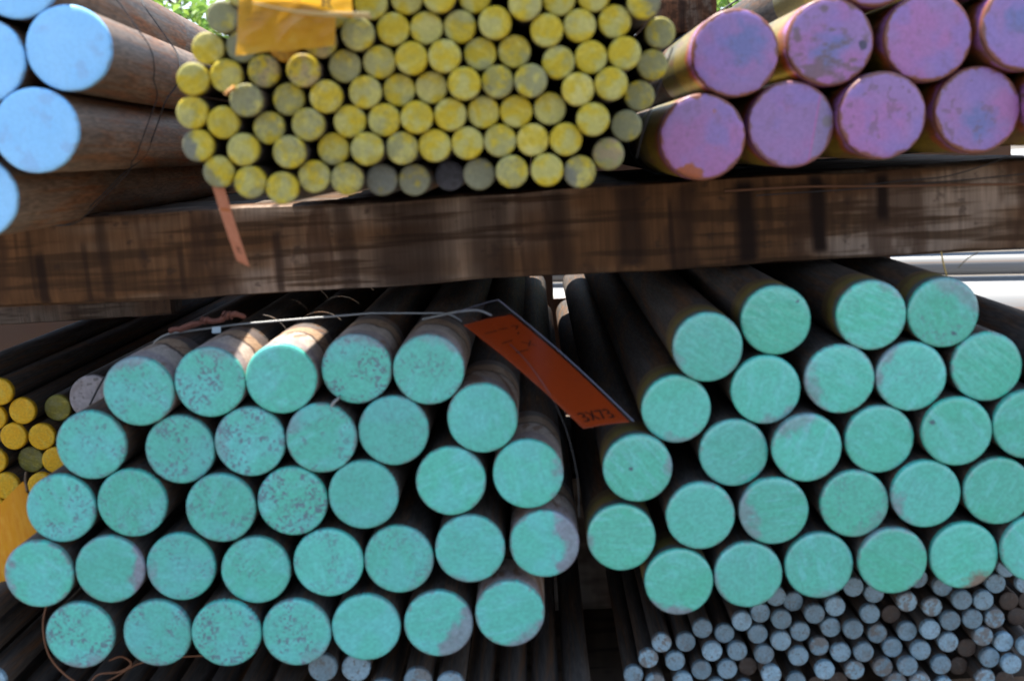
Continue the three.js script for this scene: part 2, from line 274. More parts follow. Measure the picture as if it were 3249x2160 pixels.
// ------------------------------------------------------------------ bars
function faceGeo(R, A, cell, k) {
  const n = 44, rings = [0, .3, .6, .85, .955, 1, 1], z = [0, 0, 0, 0, -.0006, -.0028, -.012], pos = [], uv = [], idx = [];
  const cx = (cell % A.n + .5) / A.n, cy = (Math.floor(cell / A.n) + .5) / A.n, tx = (hash(k, 1) - .5) * .035, ty = (hash(k, 2) - .5) * .035;
  rings.forEach((f, i) => {
    for (let j = 0; j <= n; j++) {
      const a = j / n * Math.PI * 2, w = 1 + .024 * (fbm(Math.cos(a) * 1.4 + k * 3.1, Math.sin(a) * 1.4 + k, 3) - .62);
      const x = Math.cos(a) * f * w, y = Math.sin(a) * f * w, dome = (1 - f * f) * .0012 * hash(k, 5);
      pos.push(x * R, y * R, z[i] + dome + (i < 6 ? (x * tx + y * ty) * R : 0));
      uv.push(cx + x / 1.08 / 2 / A.n, cy + y / 1.08 / 2 / A.n);
    }
  });
  for (let i = 0; i < rings.length - 1; i++) for (let j = 0; j < n; j++) { const p = i * (n + 1) + j, q = p + n + 1; if (i) idx.push(p, q, p + 1); idx.push(q, q + 1, p + 1); }
  const g = new THREE.BufferGeometry();
  g.setAttribute('position', new THREE.Float32BufferAttribute(pos, 3)); g.setAttribute('uv', new THREE.Float32BufferAttribute(uv, 2));
  g.setIndex(idx); g.computeVertexNormals(); return g;
}
function tube(R, z0, z1, vScale) {
  const g = new THREE.CylinderGeometry(R, R, z1 - z0, 44, 1, false).rotateX(Math.PI / 2).translate(0, 0, -(z0 + z1) / 2);
  const uv = g.attributes.uv; if (vScale) for (let i = 0; i < uv.count; i++) uv.setY(i, uv.getY(i) * (z1 - z0) * vScale);
  return g;
}
let barNo = 0;
function bundle(o) {
  const dir = o.vp ? ray(...o.vp).normalize() : new THREE.Vector3(0, 0, -1), slope = new THREE.Vector2(dir.x / -dir.z, dir.y / -dir.z);
  const bars = o.list.map(([u, v, q = {}]) => {
    const D = o.D + (q.dz || 0) + (hash(Math.round(u), Math.round(v)) - .5) * (o.jz ?? .02);
    const p = px(u, v, D); return { D, q, x: p.x - slope.x * (D - o.D), y: p.y - slope.y * (D - o.D) };
  });
  for (let it = 0; it < 60; it++) for (let i = 0; i < bars.length; i++) for (let j = i + 1; j < bars.length; j++) {   // ease apart bars that would touch through one another
    const a = bars[i], b = bars[j], dx = b.x - a.x, dy = b.y - a.y, l = Math.hypot(dx, dy), m = o.R * 2.012 - l;
    if (m > 0 && l > 1e-6) { const s = m / 2 / l; a.x -= dx * s; a.y -= dy * s; b.x += dx * s; b.y += dy * s; }
  }
  const L = o.L ?? 3, gs = tube(o.R * .992, .008, L, 1), band = o.band && bands[o.band];
  const gb = band && tube(o.R * .992 + .0006, .009, band[0], 0), quat = new THREE.Quaternion().setFromUnitVectors(new THREE.Vector3(0, 0, -1), dir);
  bars.forEach((b, i) => {
    const label = typeof o.label === 'function' ? o.label(b.q, i) : o.label;
    const t = thing(o.name, label, 'steel bar', new THREE.Vector3(b.x + slope.x * (b.D - o.D), b.y + slope.y * (b.D - o.D), -b.D), o.group);
    t.quaternion.copy(quat); barNo++;
    const s = part('shaft', gs, o.shaft, t); s.rotation.z = rr(0, 6.28);
    if (band && (!o.banded || o.banded.includes(i))) part('painted_band', gb, band[1], t).rotation.z = rr(0, 6.28);  // left off the inner bars of the teal bundles, to darken the gaps
    part('painted_end', faceGeo(o.R, o.atlas, o.first + i, barNo), o.faceMat, t);
  });
  return { bars, slope, D: o.D, R: o.R };
}
function faceMaterial(A, rough, bump, extra = {}) { return new THREE.MeshPhysicalMaterial({ map: A.map, bumpMap: A.bump, bumpScale: bump, roughness: rough, ...extra }); }

tealLeft.forEach((b) => mTeal.push(b[2])); tealRight.forEach((b) => mTeal.push({ ...b[2], right: 1 }));
yellow.forEach((b) => mYel.push(b[2] || {})); yellowLow.forEach((b) => mYel.push({ ...b[2], low: 1 }));
pink.forEach((b) => mPink.push(b[2])); grey.forEach((b) => mGrey.push(b[2])); bottom.forEach((b) => mGrey.push(b[2])); mGrey.push({ white: 1 });
const aTeal = atlas(8, 200, tealFace, brushBump), aYel = atlas(12, 110, yellowFace, brushBump), aPink = atlas(4, 256, pinkFace, brushBump), aBlue = atlas(3, 256, blueFace, brushBump), aGrey = atlas(11, 84, greyFace);
const fTeal = faceMaterial(aTeal, .42, .0009), fTealGloss = faceMaterial(aTeal, .22, .0013, { ior: 1.65 }), fYel = faceMaterial(aYel, .55, .0006, { specularIntensity: .5 }), fPink = faceMaterial(aPink, .42, .0006), fBlue = faceMaterial(aBlue, .5, .0004), fGrey = faceMaterial(aGrey, .6, 0);

const wornWord = (q) => !q.w ? '' : q.rusty ? ' with rusty brown lower rim' : ' worn grey at ' + (['right', 'upper right', 'upper', 'upper left', 'left', 'lower left', 'lower', 'lower right'][Math.round((((q.w[0] % 360) + 360) % 360) / 45) % 8]) ;
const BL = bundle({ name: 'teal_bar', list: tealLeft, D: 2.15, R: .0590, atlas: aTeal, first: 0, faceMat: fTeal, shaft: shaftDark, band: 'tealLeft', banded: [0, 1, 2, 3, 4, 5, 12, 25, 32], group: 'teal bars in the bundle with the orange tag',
  label: (q) => q.sunny ? 'teal ended steel bar with a sunlit white patch on its top' : (q.s > .9 ? 'teal steel bar end densely peppered with dark speckles' : (q.s > .28 ? 'dark speckled teal' : 'smooth clean teal') + ' bar end' + wornWord(q) + ' in bundle with orange tag') });
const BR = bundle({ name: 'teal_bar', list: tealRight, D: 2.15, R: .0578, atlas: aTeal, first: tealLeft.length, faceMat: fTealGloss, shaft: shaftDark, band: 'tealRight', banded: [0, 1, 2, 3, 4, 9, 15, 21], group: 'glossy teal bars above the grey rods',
  label: (q) => 'glossy teal bar end' + (q.dot ? ' with a dark nick' : '') + wornWord(q) + ' above grey rods' });
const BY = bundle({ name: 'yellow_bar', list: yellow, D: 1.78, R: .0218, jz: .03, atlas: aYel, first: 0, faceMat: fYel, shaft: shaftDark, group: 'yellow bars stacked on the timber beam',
  label: (q) => (q.bare === 1 ? 'dark unpainted bar end in the bottom row of the yellow bundle' : q.or ? 'orange tinted bar end under the yellow paper tag' : q.w ? 'half grey half yellow painted bar end in bundle on the timber' : (q.g > .55 ? 'dull grey weathered' : q.pale > .25 ? 'pale cream yellow' : q.g > .28 ? 'greyish yellow' : 'bright yellow') + ' painted bar end in the bundle on the timber') });
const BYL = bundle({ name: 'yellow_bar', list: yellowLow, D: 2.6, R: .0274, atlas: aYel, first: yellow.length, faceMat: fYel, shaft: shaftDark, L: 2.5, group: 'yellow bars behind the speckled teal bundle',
  label: (q) => (q.ol ? 'dull olive' : 'golden yellow') + ' bar end tucked beside the speckled teal bundle above orange card' });
const pinkLabel = (q, i) => ['pink bar end with a large bluish cloud, sunlit along its top', 'pink bar end with brown stains and a dark chip', 'plain clean pink bar end with a thin rust rim', 'pink bar end with a thick dark rust rim in the upper row', 'pink bar end with an orange rust smear on its lower rim', 'pink bar end with a bright scored line down one side', 'lilac pink bar end with small rust dots, resting over timber', 'lilac pink bar end with bluish lower half and rusty rim', 'pink bar end peeking from the top row of its bundle'][i] ?? 'pink ended bar added outside the view beyond the pink bundle';
const BP = bundle({ name: 'pink_bar', list: pink, D: 2.1, R: .0680, jz: .03, atlas: aPink, first: 0, faceMat: fPink, shaft: shaftDark, band: 'pink', group: 'large pink bars on the timber beam', label: pinkLabel });
const BB = bundle({ name: 'blue_bar', list: blue, D: 1.95, R: .0624, jz: .02, vp: [1380, 490], atlas: aBlue, first: 0, faceMat: fBlue, shaft: shaftRusty, group: 'pale blue bars with rusty sides', label: 'pale blue ended steel bar with a long rusty brown side' });
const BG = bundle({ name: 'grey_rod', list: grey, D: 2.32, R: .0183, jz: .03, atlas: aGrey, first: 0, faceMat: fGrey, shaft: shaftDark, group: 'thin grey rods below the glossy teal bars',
  label: (q) => (q.r === 1 ? 'thin dark rusty brown rod end' : q.r ? 'thin grey rod end blotched with rust' : 'thin plain grey rod end') + ' in the bundle under glossy teal bars' });
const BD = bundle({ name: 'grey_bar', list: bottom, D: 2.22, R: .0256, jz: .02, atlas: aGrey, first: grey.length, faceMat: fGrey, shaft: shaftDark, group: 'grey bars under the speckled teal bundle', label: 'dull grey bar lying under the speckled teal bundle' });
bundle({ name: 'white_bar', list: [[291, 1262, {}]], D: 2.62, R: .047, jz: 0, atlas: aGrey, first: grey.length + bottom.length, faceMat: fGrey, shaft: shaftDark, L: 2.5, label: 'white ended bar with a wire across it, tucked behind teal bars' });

// ------------------------------------------------------------------ timbers
const HOR = (u) => 460 - ROLL * (u - 1690);
function timberTex(W, H, base, grey, stains, k) {
  return tex(W, H, (u, v) => {
    const X = u * 26;
    let c = mix(base, grey, sm(.4, .66, fbm(X * .22 + k, v * 1.2 + k, 4)));
    c = mix(c, base.map((q) => q * .62), .7 * sm(.45, .7, fbm(X * .5 + k, v * 13, 4)));
    c = c.map((q) => q * (.84 + .3 * vn(X * 14, v * 2 + k) * vn(X * 5, v * 3) + .14 * vn(X * 40, v * 3)));
    c = mix(c, [54, 36, 26], .5 * sm(.55, .7, fbm(X * 1.7 + k, v * 1.1 + k, 4)));
    for (const [su, sw, v0, v1, st] of stains) {
      const d = Math.abs(u - su - (fbm(v * 3 + su * 40, su * 9, 3) - .5) * sw * .5 - (.5 - v) * .002) / (sw * (.75 + .35 * vn(v * 3, su * 77)));
      if (d < 1.4) c = mix(c, [30, 20, 16], st * (1 - sm(.3, 1.25, d)) * sm(v0 - .08, v0 + .05, v) * (1 - sm(v1 - .08, v1 + .06, v)));
    }
    const kn = fbm(X * 4 + k, v * 9, 3); c = mix(c, [44, 34, 30], .4 * sm(.7, .86, kn));
    return c;
  });
}
function timberGeo(L, H, Dp, k) {
  const g = new THREE.BoxGeometry(L, H, Dp, Math.round(L * 70), 8, 6), p = g.attributes.position;
  for (let i = 0; i < p.count; i++) {
    let x = p.getX(i), y = p.getY(i), z = p.getZ(i);
    const ey = Math.abs(y) / (H / 2), ez = Math.abs(z) / (Dp / 2);
    if (ey > .99 && ez > .99) { const c = .003 + .006 * Math.max(0, fbm(x * 6 + k, Math.sign(y) * 5 + Math.sign(z) * 9, 4) - .3); y -= Math.sign(y) * c; z -= Math.sign(z) * c; }
    y += (fbm(x * 3.2 + k, Math.sign(y) * 4, 4) - .5) * .014 * ey; z += (fbm(x * 5 + k, y * 30 + 3, 4) - .5) * .005 * ez;
    p.setXYZ(i, x, y, z);
  }
  g.computeVertexNormals(); return g;
}
const BEAM_D = 2.42, BX0 = -1.25, BX1 = 1.15;
const beamTop = px(1624, 602, BEAM_D).y, beamBot = px(1624, 888, BEAM_D).y;
const su = (u) => (px(u, 700, BEAM_D).x - BX0) / (BX1 - BX0);
{
  const stains = [[2365, 36, .05, .97, .92], [2595, 30, .12, 1, .95], [2805, 26, .45, .96, .9], [2180, 44, 0, 1, .4], [2000, 60, .1, 1, .6], [1770, 46, 0, 1, .6], [1560, 90, 0, 1, .5], [1300, 150, 0, 1, .6], [1090, 40, 0, 1, .5], [870, 18, 0, .7, .55], [660, 26, .1, 1, .3], [560, 12, .1, .6, .4], [318, 22, .05, 1, .45], [255, 12, 0, .7, .4], [112, 20, 0, .6, .7], [84, 8, .1, 1, .35], [2130, 10, 0, .8, .5], [2440, 16, .4, 1, .35], [2960, 14, .3, .5, .2]].map(([u, w, a, b, s]) => [su(u), w * BEAM_D / F / (BX1 - BX0), a, b, s]);
  const m = timberTex(2048, 192, [90, 62, 40], [134, 116, 102], stains, 3.3);
  const o = single('timber_beam', timberGeo(BX1 - BX0, beamTop - beamBot, .15, 3), phy({ map: m, bumpMap: m, bumpScale: .0015, roughness: .9, specularIntensity: .3 }), 'long weathered timber beam with dark vertical stains carrying the upper bars', 'timber');
  o.position.set((BX0 + BX1) / 2, (beamTop + beamBot) / 2, -BEAM_D - .075);
  const a = px(-120, 1096, 2.66), b = px(470, 1034, 2.66), L = 1.1, t2 = timberTex(1024, 128, [86, 62, 46], [96, 82, 72], [[.3, .02, 0, 1, .5], [.6, .03, 0, 1, .5]], 8.1);
  const s = single('timber_beam', timberGeo(L, .13, .12, 9), std({ map: t2, bumpMap: t2, bumpScale: .0015, roughness: .9 }), 'shorter brown timber set back under the long stained beam', 'timber');
  s.position.set(b.x - L / 2, b.y + .066, -2.85); s.rotation.y = .06;
}

for (let k = 0; k < 6; k++) {   // boards added unseen behind the beam, stopping sun between the upper bundles
  const t = timberTex(512, 64, [88, 68, 52], [96, 84, 74], [], 50 + k * 3), o = single('added_plank', timberGeo(BX1 - BX0, .032, .262, 40 + k), phy({ map: t, roughness: .95, specularIntensity: .2 }), 'wide rough board added behind the long beam to block sun', 'added_plank', 'added boards blocking sun under the upper bars');
  o.position.set((BX0 + BX1) / 2, beamTop - .03, -BEAM_D - .3 - k * .266);
}
for (let k = 0; k < 3; k++) {   // sleepers added under the lowest bundles, to carry them and block light
  const t = timberTex(256, 64, [84, 66, 52], [92, 82, 74], [], 20 + k * 3);
  const o = single('added_sleeper', timberGeo(3.4, .48, .5, 30 + k), phy({ map: t, roughness: .95, specularIntensity: .2 }), 'heavy weathered timber added under the lowest bars to block light', 'timber', 'added timbers blocking light under the lowest bars');
  o.position.set(-.1, .245, [-2.7, -4.4, -5.0][k]);
}

// ------------------------------------------------------------------ wires
const wireRust = std({ color: lin(.16, .07, .035), roughness: .7, metalness: .3 });
const wireSteel = std({ color: lin(.24, .24, .235), roughness: .5, metalness: .4 });
const wireDark = std({ color: lin(.025, .025, .03), roughness: .6, metalness: .2 });
const straw = std({ color: lin(.55, .38, .12), roughness: .8 });
function hull(P) {
  P.sort((a, b) => a[0] - b[0] || a[1] - b[1]);
  const cr = (o, a, b) => (a[0] - o[0]) * (b[1] - o[1]) - (a[1] - o[1]) * (b[0] - o[0]), half = (Q) => { const h = []; for (const p of Q) { while (h.length > 1 && cr(h[h.length - 2], h[h.length - 1], p) <= 0) h.pop(); h.push(p); } h.pop(); return h; };
  return [...half(P), ...half([...P].reverse())];
}
function hullWire(name, B, D, wr, m, label, opt = {}) {
  const P = [], gap = opt.gap ?? .001;
  for (const b of B.bars) { if (b.D > D - .02) continue; for (let k = 0; k < 64; k++) { const a = k / 64 * Math.PI * 2, r = B.R + wr + gap; P.push([b.x + B.slope.x * (D - B.D) + Math.cos(a) * r, b.y + B.slope.y * (D - B.D) + Math.sin(a) * r]); } }
  const h = hull(P), pts = [];
  h.forEach((p, i) => { const q = h[(i + 1) % h.length], l = Math.hypot(q[0] - p[0], q[1] - p[1]), n = Math.max(1, Math.round(l / .03)); for (let k = 0; k < n; k++) pts.push(new THREE.Vector3(p[0] + (q[0] - p[0]) * k / n, p[1] + (q[1] - p[1]) * k / n, -D + (opt.wave ?? .006) * Math.sin(pts.length * .35) + (opt.lean ?? 0) * (p[1] - h[0][1]))); });
  if (opt.top) { const k = pts.filter((p) => opt.top(p)).sort((a, b) => a.x - b.x); return single(name, new THREE.TubeGeometry(new THREE.CatmullRomCurve3(k), 200, wr, 7), m, label, 'wire'); }
  return single(name, new THREE.TubeGeometry(new THREE.CatmullRomCurve3(pts, true), 420, wr, 7, true), m, label, 'wire');
}
function wire(name, pts, wr, m, label, group) {
  const c = new THREE.CatmullRomCurve3(pts.map((p) => px(...p)));
  return single(name, new THREE.TubeGeometry(c, Math.max(24, pts.length * 14), wr, 7, false), m, label, 'wire', group);
}
hullWire('binding_wire', BB, 2.22, .0010, wireDark, 'thin wire looped round the blue ended bars, nearer their ends', { lean: .5 });
hullWire('binding_wire', BB, 2.5, .0012, wireDark, 'dark wire looped round blue ended bars, further from their ends', { lean: -.3 });
hullWire('binding_wire', BL, 2.40, .002, wireSteel, 'steel wire round the speckled teal bundle, lit by a strip of sun', { wave: .002, top: (p) => p.y > EYE.y - .33 && p.x < -.13 });
hullWire('binding_wire', BR, 2.95, .003, wireRust, 'rusty wire arching over the glossy teal bars under the timber', { top: (p) => p.y > EYE.y - .29 });
hullWire('binding_wire', BP, 2.75, .002, wireDark, 'dark wire round the large pink bars');
wire('loose_wire', [[150, 1900, 2.2], [135, 1985, 2.2], [155, 2080, 2.2], [205, 2140, 2.2], [265, 2180, 2.2]], .0018, wireRust, 'loose rusty wire dangling below the lowest speckled teal bars', 'loose rusty wires');
wire('loose_wire', [[345, 2095, 2.25], [385, 2083, 2.25], [415, 2105, 2.25], [380, 2130, 2.25], [310, 2140, 2.25], [285, 2165, 2.25]], .0018, wireRust, 'loose rusty wire dangling below the lowest speckled teal bars', 'loose rusty wires');
wire('loose_wire', [[300, 2180, 2.27], [360, 2150, 2.27], [440, 2105, 2.27], [560, 2085, 2.27], [700, 2078, 2.27]], .0018, wireRust, 'loose rusty wire dangling below the lowest speckled teal bars', 'loose rusty wires');
wire('tie_wire', [[2700, 592, 2.405], [2860, 574, 2.405], [3000, 560, 2.405], [3100, 533, 2.40], [3210, 492, 2.39]], .001, wireDark, 'thin wire curling up the pale end of the timber beam');
wire('tie_wire', [[2400, 620, 2.41], [2700, 600, 2.405], [2900, 585, 2.405], [3070, 570, 2.405], [3270, 550, 2.405]], .001, wireDark, 'thin straight wire strung above the thick one on timber');
wire('tie_wire', [[2300, 606, 2.41], [2560, 592, 2.405], [2830, 590, 2.405], [3020, 586, 2.405], [3270, 584, 2.405]], .0022, wireRust, 'thick rusty wire stretched along the timber beam');
wire('straw', [[2988, 800, 2.4], [2996, 840, 2.38], [3010, 890, 2.36]], .0016, straw, 'yellow straw hanging below the timber onto a teal bar');
wire('straw', [[3105, 800, 2.42], [3070, 822, 2.42], [3042, 850, 2.42]], .0011, std({ color: lin(.2, .16, .1), roughness: .8 }), 'brown twig dangling under the pale end of the timber');
wire('wire_end', [[1050, 1290, 2.13], [1058, 1277, 2.13], [1072, 1264, 2.135], [1078, 1256, 2.16]], .0026, wireSteel, 'bright wire end poking out between two speckled teal bars');
wire('wire_end', [[714, 300, 1.75], [722, 290, 1.75], [732, 283, 1.752], [740, 276, 1.77]], .0026, std({ color: lin(.45, .2, .05), roughness: .6 }), 'small orange rusty wire end sticking out between yellow bars');
wire('wire_end', [[330, 1195, 2.58], [305, 1240, 2.58], [283, 1285, 2.58]], .0022, wireDark, 'dark wire crossing the white bar end');
wire('wire_end', [[2135, 150, 2.04], [2085, 290, 2.05], [2040, 420, 2.06], [2020, 500, 2.1]], .0012, wireDark, 'thin dark wire hanging between yellow and pink bundles');
wire('wire_end', [[1500, 1010, 2.3], [1580, 1060, 2.22], [1690, 1170, 2.12], [1780, 1320, 2.1], [1830, 1500, 2.11], [1838, 1640, 2.13]], .0007, wireDark, 'thin dark wire hanging beside the orange tag');

// rusty twisted clip on the wire
{
  const pts = [[535, 1048, 2.37], [570, 1043, 2.37], [615, 1030, 2.37], [650, 1016, 2.37], [690, 1018, 2.37], [720, 1000, 2.37], [750, 996, 2.37], [775, 1006, 2.38]].map((p) => px(...p));
  const t = thing('wire_clip', 'rusty red twisted wire clip on the speckled teal bundle', 'clip', pts[0]);
  const loc = pts.map((p) => p.clone().sub(pts[0])), c = new THREE.CatmullRomCurve3(loc);
  const red = std({ color: lin(.13, .045, .03), roughness: .85 });
  const g = new THREE.TubeGeometry(c, 60, .0048, 8, false), q = g.attributes.position, v = new THREE.Vector3();
  for (let i = 0; i < q.count; i++) { v.fromBufferAttribute(q, i); const n = (fbm(v.x * 90, v.y * 90 + v.z * 50, 3) - .5) * .007; q.setXYZ(i, v.x, v.y + n, v.z + n); } g.computeVertexNormals();
  part('strap', g, red, t);
  for (const [k, s] of [[3, .0085], [5, .01]]) { const l = new THREE.TubeGeometry(new THREE.CatmullRomCurve3([0, 1, 2, 3, 4, 5].map((i) => loc[k].clone().add(new THREE.Vector3((i - 2.5) * .003, Math.sin(i * 2.2) * s * .7, Math.cos(i * 2.2) * s * .7)))), 30, .003, 6); part('twist', l, red, t); }
  part('tab', new THREE.BoxGeometry(.016, .012, .002).rotateX(-.5).translate(loc[4].x - .003, loc[4].y - .016, loc[4].z + .004), std({ color: lin(.35, .42, .45), roughness: .5 }), t);
}

// ------------------------------------------------------------------ tags
function canvas(w, h, draw, pre) { const c = document.createElement('canvas'); c.width = w; c.height = h; const x = c.getContext('2d'); draw(x); const t = new THREE.CanvasTexture(c); t.colorSpace = THREE.SRGBColorSpace; return t; }
// a thin curved card between four corners: a top left, b top right, c bottom right, d bottom left
function card(a, b, c, d, bulge, thick, origin, nx = 12, ny = 16) {
  const pos = [], uv = [], idx = [], nrm = new THREE.Vector3().subVectors(b, a).cross(new THREE.Vector3().subVectors(d, a)).normalize().negate();
  const side = (s) => { for (let j = 0; j <= ny; j++) for (let i = 0; i <= nx; i++) { const u = i / nx, v = j / ny, p = a.clone().lerp(b, u).lerp(d.clone().lerp(c, u), v).addScaledVector(nrm, bulge(u, v) + s * thick / 2).sub(origin); pos.push(p.x, p.y, p.z); uv.push(u, 1 - v); } };
  side(1); side(-1);
  const N = (nx + 1) * (ny + 1), at = (i, j) => j * (nx + 1) + i;
  for (let j = 0; j < ny; j++) for (let i = 0; i < nx; i++) { const p = at(i, j), q = at(i + 1, j), r = at(i, j + 1), s = at(i + 1, j + 1); idx.push(p, r, q, q, r, s, p + N, q + N, r + N, q + N, s + N, r + N); }
  const edge = []; for (let i = 0; i < nx; i++) edge.push(at(i, 0)); for (let j = 0; j < ny; j++) edge.push(at(nx, j)); for (let i = nx; i > 0; i--) edge.push(at(i, ny)); for (let j = ny; j > 0; j--) edge.push(at(0, j));
  edge.forEach((p, i) => { const q = edge[(i + 1) % edge.length]; idx.push(p, q, p + N, q, q + N, p + N); });
  const g = new THREE.BufferGeometry(); g.setAttribute('position', new THREE.Float32BufferAttribute(pos, 3)); g.setAttribute('uv', new THREE.Float32BufferAttribute(uv, 2)); g.setIndex(idx); g.computeVertexNormals(); return g;
}
const plastic = new THREE.MeshPhysicalMaterial({ color: lin(.92, .93, .96), transmission: 1, thickness: 0, roughness: .18, ior: 1.22, specularIntensity: .15, side: THREE.DoubleSide });
const paper = (t, extra) => phy({ map: t, roughness: .9, specularIntensity: .3, transmission: .25, thickness: 0, side: THREE.DoubleSide, ...extra });
{ // orange tag in a clear sleeve
  const A = px(1471, 1031, 2.20), B = px(1622, 998, 2.255), C = px(1998, 1339, 2.12), D = px(1851, 1360, 2.065);
  const t = thing('orange_tag', 'orange tag in a clear plastic sleeve hanging between the teal bundles', 'tag', A);
  const w = B.clone().sub(A), h = D.clone().sub(A), bul = (u, v) => .006 * Math.sin(v * Math.PI) + .002 * Math.sin(u * Math.PI);
  const m = canvas(256, 768, (x) => {
    x.fillStyle = '#9a3404'; x.fillRect(0, 0, 256, 768);
    for (let i = 0; i < 2600; i++) { x.fillStyle = rnd() < .5 ? 'rgba(90,30,6,.06)' : 'rgba(190,80,20,.05)'; x.fillRect(rnd() * 256, rnd() * 768, rr(2, 14), rr(2, 10)); }
    x.strokeStyle = '#3a1608'; x.lineWidth = 6; x.lineCap = 'round';
    const ln = (p) => { x.beginPath(); x.moveTo(p[0], p[1]); for (let i = 2; i < p.length; i += 2) x.lineTo(p[i], p[i + 1]); x.stroke(); };
    ln([40, 92, 100, 90]); ln([120, 84, 160, 88]); ln([190, 78, 222, 84, 196, 104]); ln([60, 178, 116, 172]); ln([70, 256, 136, 252]); ln([150, 196, 196, 232]); ln([196, 196, 158, 232]); ln([176, 140, 190, 126]);
    x.fillStyle = '#2a1208'; x.font = 'bold 78px sans-serif'; x.fillText('3X73', 34, 734);
  });
  part('orange_card', card(A, B, C, D, bul, .0006, A), paper(m, { specularIntensity: .15 }), t);
  const e = .035, A2 = A.clone().addScaledVector(w, -.03).addScaledVector(h, -.1), B2 = B.clone().addScaledVector(w, .05).addScaledVector(h, -.14), C2 = C.clone().addScaledVector(w, .05).addScaledVector(h, .01), D2 = D.clone().addScaledVector(w, -.03).addScaledVector(h, .01);
  part('plastic_sleeve', card(A2, B2, C2, D2, (u, v) => bul(u, v) + .003, .0005, A), plastic, t);
  const seam = std({ color: lin(.11, .11, .15), roughness: .4 }), nn = new THREE.Vector3().subVectors(B, A).cross(h).normalize().negate();
  for (const [P, Q, r] of [[B2, C2, .0012], [A2, B2, .0006]]) { const pts = []; for (let i = 0; i <= 12; i++) { const v = i / 12; pts.push(P.clone().lerp(Q, v).sub(A).addScaledVector(nn, (P === A2 && Q === B2 ? .002 * Math.sin(v * Math.PI) : bul(0, v)) + .003)); } part('sleeve_seam', new THREE.TubeGeometry(new THREE.CatmullRomCurve3(pts), 30, r, 6), seam, t); }
  const wc = new THREE.CatmullRomCurve3([px(1340, 1013, 2.32), px(1400, 1000, 2.29), px(1460, 988, 2.26), px(1520, 985, 2.25), px(1560, 1000, 2.243)].map((p) => p.sub(A)));
  part('hanging_wire', new THREE.TubeGeometry(wc, 40, .0022, 7), wireSteel, t);
}
{ // the two yellow paper tags at the top of the yellow bundle
  const paperTex = (k, draw) => canvas(512, 256, (x) => {
    x.fillStyle = '#d89c18'; x.fillRect(0, 0, 512, 256);
    for (let i = 0; i < 500; i++) { x.fillStyle = ['rgba(220,150,20,.06)', 'rgba(240,215,140,.07)', 'rgba(190,130,40,.05)'][i % 3]; x.beginPath(); x.ellipse(rnd() * 512, rnd() * 256, rr(10, 70), rr(4, 24), 0, 0, 6.3); x.fill(); }
    draw(x);
  });
  const crease = (u, v) => .008 * Math.sin(v * 5) * (1 - u * .4) + .012 * (fbm(u * 4, v * 3 + u * 2, 3) - .5);
  let A = px(772, -70, 1.74), B = px(1075, -60, 1.742), C = px(1058, 136, 1.72), D = px(742, 166, 1.70);
  let t = thing('paper_tag', 'yellow paper tag in a plastic pocket over the yellow bars', 'tag', A);
  part('paper', card(A, B, C, D, crease, .0005, A), paper(paperTex(1, (x) => { x.fillStyle = 'rgba(90,60,20,.6)'; x.font = '15px sans-serif'; for (let i = 0; i < 3; i++) x.fillText('SIZE  LENGTH', 40, 118 + i * 18); })), t);
  const w = B.clone().sub(A), h = D.clone().sub(A);
  part('plastic_pocket', card(A.clone().addScaledVector(w, -.02), B.clone().addScaledVector(w, .02), C.clone().addScaledVector(w, .015).addScaledVector(h, .01), D.clone().addScaledVector(w, -.02).addScaledVector(h, .02), (u, v) => crease(u, v) + .003, .0005, A), plastic, t);
  A = px(800, -130, 1.675); B = px(1110, -120, 1.685); C = px(1118, 48, 1.66); D = px(800, 4, 1.65);
  t = thing('paper_tag', 'curled yellow tag lettered with an R above the other paper tag', 'tag', A);
  part('paper', card(A, B, C, D, (u, v) => .010 * Math.sin(u * 4) * v + .012 * (fbm(u * 5 + 3, v * 3, 3) - .5), .0005, A), paper(paperTex(2, (x) => { x.fillStyle = '#4a3a1c'; x.font = 'bold 92px serif'; x.fillText('R', 346, 244); x.font = 'bold 36px sans-serif'; x.fillText('25', 210, 246); })), t);
  part('folded_edge', card(D.clone().add(new THREE.Vector3(0, -.001, .001)), C.clone().add(new THREE.Vector3(.02, -.001, .001)), px(1178, 66, 1.675), px(802, 10, 1.652), (u) => .004 * Math.sin(u * 4), .0006, A), std({ color: lin(.62, .5, .28), roughness: .5 }), t);
}
{ // salmon strip hanging under the yellow bundle
  const A = px(668, 575, 1.80), B = px(706, 575, 1.80), C = px(792, 846, 1.84), D = px(751, 826, 1.84);
  const m = canvas(64, 384, (x) => { x.fillStyle = '#b4765a'; x.fillRect(0, 0, 64, 384); for (let i = 0; i < 260; i++) { x.fillStyle = i % 2 ? 'rgba(160,90,60,.07)' : 'rgba(225,165,130,.07)'; x.fillRect(rnd() * 64, rnd() * 384, rr(3, 20), rr(3, 26)); } x.fillStyle = 'rgba(160,84,30,.6)'; x.fillRect(8, 118, 48, 14); x.save(); x.translate(24, 298); x.rotate(Math.PI / 2); x.fillStyle = '#4a2c22'; x.font = 'bold 30px sans-serif'; x.fillText('83', 0, 0); x.restore(); });
  single('paper_strip', card(A, B, C, D, (u, v) => .004 * Math.sin(v * 3), .0008, new THREE.Vector3()), paper(m), 'narrow salmon paper strip hanging from the yellow bars over timber', 'tag');
}
